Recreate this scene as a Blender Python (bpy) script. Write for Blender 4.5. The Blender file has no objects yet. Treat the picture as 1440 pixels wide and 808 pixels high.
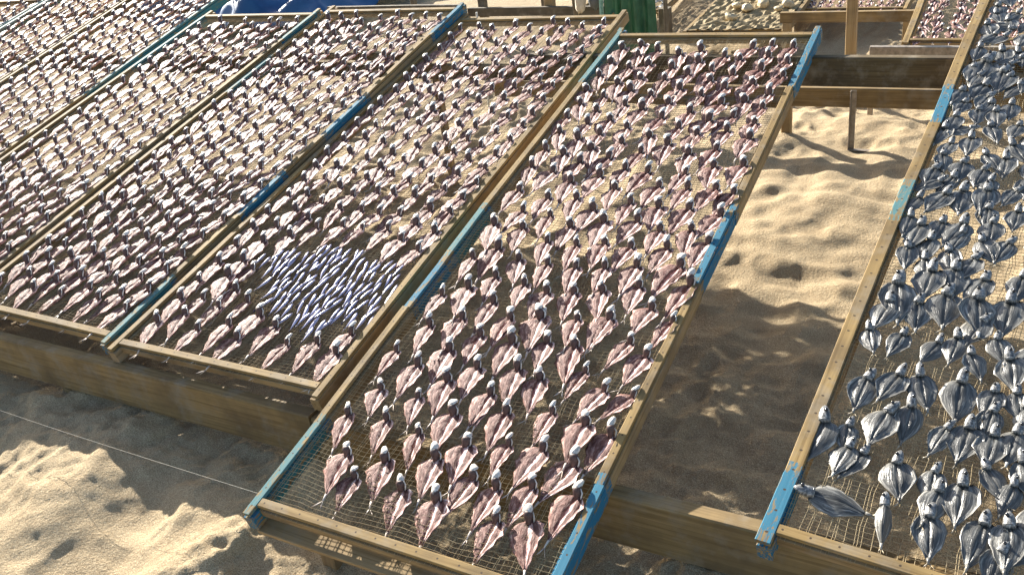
import bpy, math, random
import numpy as np
from mathutils import Matrix, Vector
random.seed(7); rng=np.random.default_rng(7)
R=math.radians
sc=bpy.context.scene
COL=sc.collection

# ------------------------------------------------------------------ helpers
class MB:
    """collects shapes and links them as ONE mesh object"""
    def __init__(s): s.v=[]; s.f=[]; s.m=[]; s.uv=[]
    def add(s,verts,faces,mi=0,uv=None):
        o=len(s.v); s.v+=[tuple(p) for p in verts]; s.f+=[tuple(i+o for i in f) for f in faces]
        s.m+=[mi]*len(faces) if isinstance(mi,int) else list(mi)
        s.uv+=list(uv) if uv is not None else [(0,0)]*len(verts)
    def box(s,x0,x1,y0,y1,z0,z1,mi=0,ch=.002):
        # box with small chamfers on the long edges of its section
        a=min(ch,(x1-x0)/4,(z1-z0)/4,(y1-y0)/4)
        P=[]
        for (y,i) in ((y0,a),(y0+a,0),(y1-a,0),(y1,a)):
            for (x,z) in ((x0+i,z0+a),(x0+a,z0+i),(x1-a,z0+i),(x1-i,z0+a),(x1-i,z1-a),(x1-a,z1-i),(x0+a,z1-i),(x0+i,z1-a)): P.append((x,y,z))
        F=[tuple(range(7,-1,-1))[::1]]
        for k in range(3):
            for j in range(8):
                j2=(j+1)%8; F.append((k*8+j,k*8+j2,(k+1)*8+j2,(k+1)*8+j))
        F[0]=tuple(reversed(range(8))); F.append(tuple(range(24,32)))
        F=[tuple(reversed(f)) for f in F]
        s.add(P,F,mi)
    def tube(s,pts,r,n=6,mi=0,cap=True):
        pts=[Vector(p) for p in pts]; P=[];F=[]
        rs=r if isinstance(r,(list,tuple)) else [r]*len(pts)
        up=Vector((0,0,1))
        for i,p in enumerate(pts):
            d=(pts[min(i+1,len(pts)-1)]-pts[max(i-1,0)]).normalized()
            a=d.cross(up)
            if a.length<.1: a=d.cross(Vector((1,0,0)))
            a.normalize(); b=a.cross(d)
            for k in range(n):
                w=2*math.pi*k/n; P.append(p+(a*math.cos(w)+b*math.sin(w))*rs[i])
        for i in range(len(pts)-1):
            for k in range(n):
                k2=(k+1)%n; F.append((i*n+k,i*n+k2,(i+1)*n+k2,(i+1)*n+k))
        if cap: F.append(tuple(reversed(range(n)))); F.append(tuple(range((len(pts)-1)*n,len(pts)*n)))
        s.add(P,F,mi)
    def mesh(s,name,mats,smooth=False):
        me=bpy.data.meshes.new(name); me.from_pydata([tuple(p) for p in s.v],[],s.f)
        for m in mats: me.materials.append(m)
        me.polygons.foreach_set('material_index',s.m)
        if smooth: me.polygons.foreach_set('use_smooth',[True]*len(s.f))
        if any(u!=(0,0) for u in s.uv):
            uvl=me.uv_layers.new(name='UVMap'); li=np.empty(len(me.loops),dtype=np.int32); me.loops.foreach_get('vertex_index',li)
            uvl.data.foreach_set('uv',np.array(s.uv,dtype=np.float32)[li].ravel())
        me.update(); return me
    def build(s,name,mats,parent=None,smooth=False):
        if not isinstance(mats,(list,tuple)): mats=[mats]
        o=bpy.data.objects.new(name,s.mesh(name,mats,smooth)); COL.objects.link(o)
        if parent is not None: o.parent=parent
        return o
def link(name,me,parent=None):
    o=bpy.data.objects.new(name,me); COL.objects.link(o)
    if parent is not None: o.parent=parent
    return o
def empty(name,mat=None):
    o=bpy.data.objects.new(name,None); COL.objects.link(o); o.empty_display_size=.05
    if mat is not None: o.matrix_world=mat
    return o
def tag(o,label=None,cat=None,group=None,kind=None):
    if label: o['label']=label
    if cat: o['category']=cat
    if group: o['group']=group
    if kind: o['kind']=kind
    return o

# ------------------------------------------------------------------ materials
def newmat(name):
    m=bpy.data.materials.new(name); m.use_nodes=True; nt=m.node_tree
    b=nt.nodes['Principled BSDF']; return m,nt,b
def N(nt,t,**k):
    n=nt.nodes.new(t)
    for a,v in k.items():
        if a in n.inputs: n.inputs[a].default_value=v
        else: setattr(n,a,v)
    return n
def ramp(nt,fac,stops):
    r=nt.nodes.new('ShaderNodeValToRGB'); e=r.color_ramp.elements
    while len(e)<len(stops): e.new(.5)
    for el,(p,c) in zip(e,stops): el.position=p; el.color=(*c,1)
    nt.links.new(fac,r.inputs[0]); return r.outputs[0]
def mix(nt,fac,a,b,mode='MIX'):
    n=nt.nodes.new('ShaderNodeMix'); n.data_type='RGBA'; n.blend_type=mode
    for s,v in ((n.inputs[0],fac),(n.inputs[6],a),(n.inputs[7],b)):
        if hasattr(v,'links') or hasattr(v,'is_linked'): nt.links.new(v,s)
        elif isinstance(v,(int,float)): s.default_value=v
        else: s.default_value=(*v,1)
    return n.outputs[2]
def coords(nt,kind='Object',scale=(1,1,1),loc=(0,0,0),jitter=False):
    tc=nt.nodes.new('ShaderNodeTexCoord'); mp=nt.nodes.new('ShaderNodeMapping'); mp.inputs['Scale'].default_value=scale; mp.inputs['Location'].default_value=loc
    out=tc.outputs[kind]
    if jitter:
        oi=nt.nodes.new('ShaderNodeObjectInfo'); va=nt.nodes.new('ShaderNodeVectorMath'); va.operation='MULTIPLY_ADD'
        cb=nt.nodes.new('ShaderNodeCombineXYZ')
        for i in range(3): nt.links.new(oi.outputs['Random'],cb.inputs[i])
        nt.links.new(cb.outputs[0],va.inputs[0]); va.inputs[1].default_value=(7,13,5); nt.links.new(out,va.inputs[2]); out=va.outputs[0]
    nt.links.new(out,mp.inputs[0]); return mp.outputs[0]
def noise(nt,vec,scale,detail=4,rough=.55,dist=0):
    n=N(nt,'ShaderNodeTexNoise',Scale=scale,Detail=detail,Roughness=rough,Distortion=dist); nt.links.new(vec,n.inputs['Vector']); return n.outputs['Fac']
def bump(nt,b,h,strength=.3,dist=.01):
    n=nt.nodes.new('ShaderNodeBump'); n.inputs['Strength'].default_value=strength; n.inputs['Distance'].default_value=dist
    nt.links.new(h,n.inputs['Height']); nt.links.new(n.outputs[0],b.inputs['Normal'])

def wood(name,dark,light,axis='Y',paint=None,wear=.45,nails=False):
    m,nt,b=newmat(name)
    sc_={'Y':(95,2.2,95),'X':(2.2,95,95),'Z':(95,95,2.2)}[axis]
    v=coords(nt,'Object',sc_,jitter=True); g=noise(nt,v,1.0,5,.6,.6)
    col=ramp(nt,g,[(.34,dark),(.5,tuple((a+c)/2 for a,c in zip(dark,light))),(.72,light)])
    v2=coords(nt,'Object',(1,1,1),jitter=True); big=noise(nt,v2,5,4,.6)
    col=mix(nt,ramp(nt,big,[(.42,(0,0,0)),(.68,(.75,.75,.75))]),col,tuple(c*.5+.02 for c in dark))
    gr=noise(nt,coords(nt,'Object',(1,1,1),(5,3,1),jitter=True),11,5,.65); col=mix(nt,ramp(nt,gr,[(.5,(0,0,0)),(.72,(.6,.6,.6))]),col,(.27,.235,.18))
    if paint:
        fine=noise(nt,coords(nt,'Object',{'Y':(160,30,160),'X':(30,160,160),'Z':(160,160,30)}[axis],jitter=True),1,5,.65)
        msk=ramp(nt,fine,[(wear-.06,(0,0,0)),(wear+.03,(1,1,1))])
        chip=noise(nt,coords(nt,'Object',{'Y':(60,14,60),'X':(14,60,60),'Z':(60,60,14)}[axis],jitter=True),1,6,.7,.8)
        cm=ramp(nt,chip,[(.40,(0,0,0)),(.45,(1,1,1))]); msk=mix(nt,1.0,msk,cm,'MULTIPLY')
        pc=mix(nt,big,tuple(c*.8 for c in paint),tuple(min(1,c*1.2) for c in paint))
        col=mix(nt,msk,col,pc)
    if nails:
        # small dark nail heads every few centimetres along the lath
        tc=nt.nodes.new('ShaderNodeTexCoord')
        cb=nt.nodes.new('ShaderNodeSeparateXYZ'); nt.links.new(tc.outputs['UV'],cb.inputs[0])
        s=nt.nodes.new('ShaderNodeMath'); s.operation='SUBTRACT'; s.inputs[1].default_value=.5; nt.links.new(cb.outputs[0],s.inputs[0])
        fr=nt.nodes.new('ShaderNodeMath'); fr.operation='FRACT'; nt.links.new(cb.outputs[1],fr.inputs[0])
        s2=nt.nodes.new('ShaderNodeMath'); s2.operation='SUBTRACT'; s2.inputs[1].default_value=.5; nt.links.new(fr.outputs[0],s2.inputs[0])
        c2=nt.nodes.new('ShaderNodeCombineXYZ'); 
        k1=nt.nodes.new('ShaderNodeMath'); k1.operation='MULTIPLY'; k1.inputs[1].default_value=.026; nt.links.new(s.outputs[0],k1.inputs[0])
        k2=nt.nodes.new('ShaderNodeMath'); k2.operation='MULTIPLY'; k2.inputs[1].default_value=.062; nt.links.new(s2.outputs[0],k2.inputs[0])
        nt.links.new(k1.outputs[0],c2.inputs[0]); nt.links.new(k2.outputs[0],c2.inputs[1])
        ln=nt.nodes.new('ShaderNodeVectorMath'); ln.operation='LENGTH'; nt.links.new(c2.outputs[0],ln.inputs[0])
        lt=nt.nodes.new('ShaderNodeMath'); lt.operation='LESS_THAN'; lt.inputs[1].default_value=.0028; nt.links.new(ln.outputs['Value'],lt.inputs[0])
        col=mix(nt,lt.outputs[0],col,(.06,.04,.025))
    nt.links.new(col,b.inputs['Base Color']); b.inputs['Roughness'].default_value=.78; b.inputs['Specular IOR Level'].default_value=.25
    bump(nt,b,g,.35,.002); return m

PINE_D,PINE_L=(.19,.12,.042),(.385,.265,.11)
W_Y=wood('pine lath along',PINE_D,PINE_L,'Y',nails=True)
W_YR=wood('pine rail along',(.22,.145,.065),(.40,.28,.14),'Y')
W_X=wood('pine lath across',PINE_D,PINE_L,'X',nails=True)
W_XR=wood('pine bar across',(.22,.145,.065),(.40,.28,.14),'X')
B_LT=wood('bright blue paint lath',PINE_D,PINE_L,'Y',(.036,.165,.245),.36,nails=True)
B_LTR=wood('bright blue paint rail',PINE_D,PINE_L,'Y',(.02,.14,.24),.34)
T_LT=wood('worn teal paint lath',PINE_D,PINE_L,'Y',(.085,.205,.215),.40,nails=True)
T_LTR=wood('worn teal paint rail',PINE_D,PINE_L,'Y',(.03,.15,.18),.40)
G_LT=wood('faded grey green paint lath',PINE_D,PINE_L,'Y',(.32,.40,.37),.42,nails=True)
BEAM=wood('pine plank',(.17,.11,.045),(.33,.23,.105),'X')
BEAM_G=wood('greyed plank',(.085,.068,.044),(.16,.13,.09),'X')
BEAM_D=wood('shade darkened plank',(.075,.052,.024),(.15,.108,.052),'X')  # shade on the upper planks is put into this darker wood colour
POST=wood('pine post',(.25,.165,.075),(.42,.30,.15),'Z')
POST_G=wood('greyed post',(.11,.088,.055),(.19,.155,.105),'Z')

BW_LT=wood('flaking blue paint lath',PINE_D,PINE_L,'Y',(.036,.165,.245),.50,nails=True)
BW_LTR=wood('flaking blue paint rail',PINE_D,PINE_L,'Y',(.02,.14,.24),.50)
TW_LT=wood('flaking teal paint lath',PINE_D,PINE_L,'Y',(.085,.205,.215),.52,nails=True)
def simple(name,c1,c2,scale=30,rough=.6,spec=.4,metal=0,bs=.2,bd=.002):
    m,nt,b=newmat(name); n=noise(nt,coords(nt,'Object',jitter=True),scale,4,.6)
    nt.links.new(ramp(nt,n,[(.3,c1),(.7,c2)]),b.inputs['Base Color'])
    b.inputs['Roughness'].default_value=rough; b.inputs['Specular IOR Level'].default_value=spec; b.inputs['Metallic'].default_value=metal
    if bs: bump(nt,b,n,bs,bd)
    return m
NETM=simple('net twine',(.27,.21,.12),(.48,.39,.24),60,.8,.2,bs=0)
IRON=simple('rusty angle iron',(.20,.165,.125),(.40,.34,.27),40,.5,.5,.3)
CORD=simple('pale cord',(.25,.23,.18),(.40,.37,.31),80,.6,.3,bs=0)
TARP=simple('blue tarp',(.015,.065,.17),(.03,.12,.27),3,.6,.3,bs=.3,bd=.02)
TARPT=simple('teal net pile',(.02,.10,.12),(.05,.2,.22),12,.6,.4,bs=.4,bd=.02)
GREEN=simple('green waxed cloth',(.015,.075,.035),(.04,.15,.075),9,.5,.4,bs=.2,bd=.01)
GREENP=simple('pale green hem',(.18,.34,.27),(.3,.48,.4),40,.6,.3,bs=0)
SACK=simple('pale grey sack',(.42,.38,.31),(.58,.53,.45),20,.7,.3,bs=.4,bd=.01)
SACKD=simple('dark grey cloth',(.07,.08,.085),(.13,.14,.15),20,.7,.3,bs=.3,bd=.01)
ROPE=simple('white rope',(.5,.52,.5),(.75,.76,.72),60,.6,.3,bs=0)
LUMP=simple('dried cuttlefish',(.42,.33,.19),(.66,.56,.38),25,.6,.3,bs=.5,bd=.01)
STRAW=simple('straw mat',(.22,.165,.085),(.38,.30,.17),90,.8,.2,bs=.6,bd=.006)

def rnd(nt):
    """a different random value for every fish, single or inside the merged spread"""
    oi=nt.nodes.new('ShaderNodeObjectInfo'); g=nt.nodes.new('ShaderNodeNewGeometry')
    a=nt.nodes.new('ShaderNodeMath'); a.operation='ADD'; nt.links.new(oi.outputs['Random'],a.inputs[0]); nt.links.new(g.outputs['Random Per Island'],a.inputs[1])
    f=nt.nodes.new('ShaderNodeMath'); f.operation='FRACT'; nt.links.new(a.outputs[0],f.inputs[0]); return f.outputs[0]
def fishmat(name,stops,sx,sy,rough=.42,spec=.55,tint=None,var=.5,coat=0,lines=None,bstr=.5,bd=.002):
    m,nt,b=newmat(name); r=rnd(nt)
    cb=nt.nodes.new('ShaderNodeCombineXYZ'); 
    k=nt.nodes.new('ShaderNodeMath'); k.operation='MULTIPLY'; k.inputs[1].default_value=37; nt.links.new(r,k.inputs[0]); nt.links.new(k.outputs[0],cb.inputs[2])
    tc=nt.nodes.new('ShaderNodeTexCoord'); mp=nt.nodes.new('ShaderNodeMapping'); mp.inputs['Scale'].default_value=(sx,sy,1); nt.links.new(tc.outputs['UV'],mp.inputs[0])
    ad=nt.nodes.new('ShaderNodeVectorMath'); nt.links.new(mp.outputs[0],ad.inputs[0]); nt.links.new(cb.outputs[0],ad.inputs[1])
    n=noise(nt,ad.outputs[0],1,5,.65,.5); col=ramp(nt,n,stops)
    if lines:
        sp=nt.nodes.new('ShaderNodeSeparateXYZ'); nt.links.new(tc.outputs['UV'],sp.inputs[0])
        lr=ramp(nt,sp.outputs[0],lines); col=mix(nt,1.0,col,lr,'MULTIPLY')
    if tint: col=mix(nt,r,col,mix(nt,var,col,tint))
    nt.links.new(col,b.inputs['Base Color'])
    b.inputs['Roughness'].default_value=rough; b.inputs['Specular IOR Level'].default_value=spec
    if coat: b.inputs['Coat Weight'].default_value=coat; b.inputs['Coat Roughness'].default_value=.25
    bump(nt,b,n,bstr,bd); return m
# u across the fish: .5 is the backbone; the two dark bands are the dried blood lines of the flesh; sunlit strip and duller left wing are painted in
FL_LINES=[(0,(1.25,1.3,1.3)),(.10,(1.0,.99,.97)),(.20,(.46,.37,.36)),(.27,(.92,.88,.86)),(.34,(.80,.72,.70)),(.40,(.33,.24,.23)),(.46,(.60,.50,.48)),(.505,(2.8,3.6,4.0)),(.63,(2.6,3.3,3.7)),(.68,(.45,.33,.31)),(.83,(.48,.35,.33)),(.88,(1.8,2.2,2.4)),(1,(2.2,2.6,2.8))]
FLESH=fishmat('dried flesh',[(.36,(.125,.042,.034)),(.50,(.30,.155,.128)),(.64,(.62,.44,.375))],14,8,.60,.25,(.17,.075,.055),.40,lines=FL_LINES,bstr=.9,bd=.005)
HEADM=fishmat('fish head skin',[(.32,(.30,.25,.21)),(.5,(.60,.56,.50)),(.68,(.80,.78,.73))],8,8,.38,.6,(.60,.55,.48),.4)
GILLSHADE=fishmat('gill and head shade',[(.3,(.05,.028,.024)),(.7,(.13,.075,.065))],8,8,.5,.4)  # gill colour, also painted on as the shaded front of the head
TAILM=fishmat('dry tail fin',[(.3,(.45,.36,.30)),(.7,(.72,.64,.56))],10,30,.5,.4)
SKIN_LINES=[(0,(2.6,2.5,2.4)),(.06,(1.7,1.65,1.6)),(.14,(1.1,1.1,1.08)),(.3,(.8,.82,.85)),(.44,(.55,.58,.6)),(.5,(.30,.31,.32)),(.55,(.6,.62,.64)),(.72,(.85,.87,.9)),(.88,(1.2,1.2,1.2)),(.94,(1.7,1.65,1.6)),(1,(2.6,2.5,2.4))]
SKIN=fishmat('blue grey fish skin',[(.36,(.030,.030,.028)),(.50,(.088,.087,.080)),(.60,(.215,.21,.19)),(.69,(.46,.45,.41))],15,2.4,.33,.55,(.075,.075,.07),.55,lines=SKIN_LINES,bstr=.6,bd=.003)
SKINH=fishmat('grey fish head',[(.36,(.045,.047,.048)),(.52,(.16,.16,.155)),(.68,(.50,.49,.46))],7,7,.3,.8)
BELLY=fishmat('yellowed belly skin',[(.3,(.26,.21,.14)),(.7,(.52,.45,.33))],16,3,.35,.6)
EYE=simple('dark eye',(.008,.008,.01),(.02,.02,.022),5,.15,.8,bs=0)
SILV=fishmat('silver sardine skin',[(.3,(.16,.16,.30)),(.55,(.42,.42,.60)),(.75,(.75,.75,.86))],6,3,.22,.9,bstr=.2)
SILVD=fishmat('sardine back',[(.3,(.035,.035,.10)),(.7,(.10,.10,.22))],6,3,.3,.8,bstr=.2)

# ------------------------------------------------------------------ racks (wooden frames with stretched net)
NETZ=-.0135
def prism(mb,along,a0,a1,c,w,z0,z1,mi,uv=False,ch=.0015,wob=0):
    """a bar of rectangular section with softened edges, from a0 to a1 along X or Y, centred at c"""
    n=max(2,int((a1-a0)/.22)+1); P=[];F=[];U=[]
    prof=[(-w/2,z0+ch),(-w/2+ch,z0),(w/2-ch,z0),(w/2,z0+ch),(w/2,z1-ch),(w/2-ch,z1),(-w/2+ch,z1),(-w/2,z1-ch)]
    for i in range(n):
        t=a0+(a1-a0)*i/(n-1); o=wob*math.sin(t*3.1+a0*5+c*9) 
        for j,(q,z) in enumerate(prof):
            x=c+q+o
            P.append((x,t,z) if along=='Y' else (t,x,z))
            U.append((.5+q/w if j in(4,5,6,7) else 0, t/.062) if uv else (0,0))
    fl=along=='X'
    for i in range(n-1):
        for j in range(8):
            k=(j+1)%8; f=(i*8+j,i*8+k,(i+1)*8+k,(i+1)*8+j); F.append(f if fl else tuple(reversed(f)))
    e0=tuple(range(8)); e1=tuple(range((n-1)*8,n*8))
    if fl: e0=tuple(reversed(e0))
    else: e1=tuple(reversed(e1))
    F+= [e0,e1] 
    mb.add(P,F,mi,U if uv else None)

def paint_at(segs,a0,a1):
    """split a0..a1 at the paint boundaries; returns (start,end,colour)"""
    cuts=sorted({a0,a1}|{x for s,e,_ in segs for x in (s,e) if a0<x<a1}); out=[]
    for s,e in zip(cuts,cuts[1:]):
        m=(s+e)/2; c=[k for (x,y,k) in segs if x<=m<=y]; k=c[0] if c else 'w'
        if k in 'bt' and e-s>.12:                      # the paint flakes away towards its ends
            w={'b':'B','t':'T'}[k]; out+=[(s,s+.028,w),(s+.028,e-.036,k),(e-.036,e,w)]
        else: out.append((s,e,k))
    return out
LM={'w':0,'b':1,'t':2,'g':3,'B':4,'T':5}; LATHM=[W_Y,B_LT,T_LT,G_LT,BW_LT,TW_LT]; RAILM=[W_YR,B_LTR,T_LTR,T_LTR,BW_LTR,BW_LTR]
_net={}
def net_mesh(w,l,cell=.0135):
    key=(round(w,2),round(l,2))
    if key in _net: return _net[key]
    mb=MB(); r=.00068; P=[];F=[]
    def sag(x,y): return -.009*(1-(2*x/w-1)**2)*(1-(2*y/l-1)**4)+.0022*math.sin(x*23+y*7)*math.sin(y*17-x*5)
    def wx(x,y): return .0030*math.sin(y*19+x*8)+.0018*math.sin(y*61+x*31)
    def wy(x,y): return .0035*math.sin(x*17+y*6)+.0016*math.sin(x*57+y*23)
    def thread(pts):
        o=len(P)
        for i,(x,y,z) in enumerate(pts):
            a=pts[max(i-1,0)]; b=pts[min(i+1,len(pts)-1)]; dx,dy=b[0]-a[0],b[1]-a[1]; L=math.hypot(dx,dy); px,py=-dy/L*r,dx/L*r
            P.extend([(x+px,y+py,z-r*.5),(x-px,y-py,z-r*.5),(x,y,z+r)])
        for i in range(len(pts)-1):
            for k in range(3):
                k2=(k+1)%3; F.append((o+i*3+k,o+i*3+k2,o+i*3+3+k2,o+i*3+3+k))
    nx=int(w/cell); ny=int(l/cell)
    for i in range(1,nx):
        x=w*i/nx; n=int(l/.045)
        thread([(min(max(x+wx(x,l*j/n)+.006*math.sin(i*1.7),.002),w-.002),l*j/n,NETZ+sag(x,l*j/n)) for j in range(n+1)])
    for j in range(1,ny):
        y=l*j/ny; n=int(w/.04)
        thread([(w*i/n,min(max(y+wy(w*i/n,y)+.010*(i/n-.5)*math.sin(j*.13),.002),l-.002),NETZ+sag(w*i/n,y)+.0004) for i in range(n+1)])
    mb.add(P,F); me=mb.mesh('net_mesh',[NETM],True); _net[key]=me; return me
def frame_matrix(base,phi,tilt): return Matrix.Translation(base)@Matrix.Rotation(tilt,4,'X')@Matrix.Rotation(phi,4,'Z')

def rack(label,base,phi,tilt,W,L,left=(),right=(),lw=.024,rw=.034,rh=.046,group='fish drying racks standing side by side on the sand',board=False,mid=.80,net=True,barv=.048):
    M=frame_matrix(base,phi,tilt); root=empty('drying_rack',M); tag(root,label,'drying rack',group)
    sides=[]
    for x,segs in ((0,left),(W,right)):
        mb=MB()
        for s,e,c in paint_at(segs,0,L): prism(mb,'Y',s,e,x+(.004 if x==0 else -.004),rw,-.0155-rh,-.0155,LM[c],wob=.0015)
        rail=mb.build('side_rail',RAILM,root)
        mb=MB()
        for s,e,c in paint_at(segs,.004,L-.004): prism(mb,'Y',s,e,x,lw,-.0125,.0,LM[c],uv=True,wob=.0035)
        mb.build('lath',LATHM,rail)
    for v in (barv,L-.07):
        mb=MB(); prism(mb,'X',rw/2+.004,W-rw/2-.004,v,.034,-.040,-.0155,0); bar=mb.build('crossbar',[W_XR],root)
        mb=MB(); prism(mb,'X',lw/2+.002,W-lw/2-.002,v,.026,-.0125,-.001,0,uv=True,wob=.002); mb.build('lath',[W_X],bar)
    mb=MB(); prism(mb,'X',rw/2+.004,W-rw/2-.004,L*mid,.03,-.055,-.026,0); mb.build('middle_bar',[W_XR],root)
    if board:
        mb=MB(); prism(mb,'X',.012,W-.012,.034,.072,-.078,-.064,0); mb.build('bottom_board',[W_XR],root)
    if net:
        nw,nl=W-.004,L-.06; o=link('net',net_mesh(.88,2.66),root); o.scale=(nw/.88,nl/2.66,1); o.location=(.002,.03,0)
    return root,M

RA=rack('front drying rack, its right rail painted in three bright blue stretches, teal lower left end',Vector((0,0,0)),R(.09),R(12.13),.886,2.83,
  left=[(0,.37,'t'),(.85,1.12,'b'),(1.12,1.43,'t'),(2.32,2.83,'t')],right=[(0,.40,'b'),(1.14,1.55,'b'),(2.32,2.83,'b')],board=True)
tb=R(12.13)
def basept(u,v): return Vector((u,v*math.cos(tb),v*math.sin(tb)))
RB=rack('drying rack with plain yellow pine rails and a packed patch of tiny silver fish',basept(-.997,.411),R(.53),R(11.28),.92,2.686)
RC=rack('drying rack with bright blue stretches on its right rail beside the plain yellow rail',basept(-1.953,.435),R(-.17),R(12.21),.895,2.704,
  left=[(1.7,2.1,'t')],right=[(0,.38,'t'),(.76,1.08,'b'),(1.36,1.74,'b'),(2.33,2.72,'b')])
RE=rack('drying rack in front of the blue tarp, with a worn teal upper right rail',basept(-2.895,.334),R(-.33),R(12.57),.885,2.739,
  left=[(2.0,2.7,'t')],right=[(2.34,2.72,'t')])
RF=rack('drying rack left of the blue tarp, its top running out of the picture',basept(-3.834,.5),R(2.05),R(12.35),.903,3.3,right=[(1.5,3.3,'t')])
RG=rack('drying rack with a pale teal left rail in the top left corner',basept(-4.789,.501),R(1.75),R(12.3),.894,3.3,left=[(0,3.3,'g')])
RH=rack('farthest drying rack, its top bar just showing in the top left corner',basept(-5.75,.40),R(1.5),R(12.3),.90,3.02,right=[(0,3.02,'g')])
RD=rack('right hand drying rack with thick rails, covered in grey skin-up fish',basept(1.296,.321),R(-3.88),R(12.09),.90,2.95,
  left=[(0,.24,'b'),(1.22,1.44,'t'),(1.79,2.05,'b')],lw=.036,rw=.036,rh=.045,mid=.74)

# ------------------------------------------------------------------ fish shapes
def interp(t,tab):
    for (a,x),(b,y) in zip(tab,tab[1:]):
        if t<=b: return x+(y-x)*(t-a)/(b-a)
    return tab[-1][1]
def sheet(mb,rows,uvrows,mi,th=.003):
    """a closed thin body: top grid, underside grid sharing the rim"""
    n=len(rows); m=len(rows[0]); P=[p for r in rows for p in r]; U=[u for r in uvrows for u in r]; F=[]; MI=[]
    idx={}
    for i in range(n):
        for j in range(m):
            if 0<i<n-1 and 0<j<m-1:
                idx[i,j]=len(P); x,y,z=rows[i][j]; P.append((x,y,z-th)); U.append(uvrows[i][j])
            else: idx[i,j]=i*m+j
    for i in range(n-1):
        for j in range(m-1):
            F.append((i*m+j,i*m+j+1,(i+1)*m+j+1,(i+1)*m+j)); MI.append(mi)
            F.append((idx[i,j],idx[i+1,j],idx[i+1,j+1],idx[i,j+1])); MI.append(mi)
    mb.add(P,F,MI,U)
def blob(mb,base,tip,rx,ry,prof,seg,mi,hollow=0,mih=None,front=(0,-1,0)):
    """closed head-like form along base->tip; the side facing `front` may be hollowed"""
    base=Vector(base);tip=Vector(tip); ax=(tip-base); L=ax.length; ax/=L; fr=Vector(front); fr=(fr-ax*fr.dot(ax)).normalized(); sd=ax.cross(fr)
    P=[];F=[];MI=[];U=[]
    for i,(h,k) in enumerate(prof):
        for j in range(seg):
            w=2*math.pi*j/seg; c=math.cos(w); s=math.sin(w); r=1
            if hollow and c>.45 and .05<h<.8: r=1-hollow*(c-.45)/.55
            P.append(base+ax*(L*h)+(fr*(c*ry)+sd*(s*rx))*k*r); U.append((.5+.4*s,h))
    n=len(prof)
    for i in range(n-1):
        for j in range(seg):
            k=(j+1)%seg; F.append((i*seg+j,i*seg+k,(i+1)*seg+k,(i+1)*seg+j))
            w=2*math.pi*(j+.5)/seg; MI.append(mih if (mih is not None and math.cos(w)>.5 and prof[i][0]<.75) else mi)
    F.append(tuple(reversed(range(seg)))); MI.append(mi); F.append(tuple(range((n-1)*seg,n*seg))); MI.append(mi)
    mb.add(P,F,MI,U)

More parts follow.
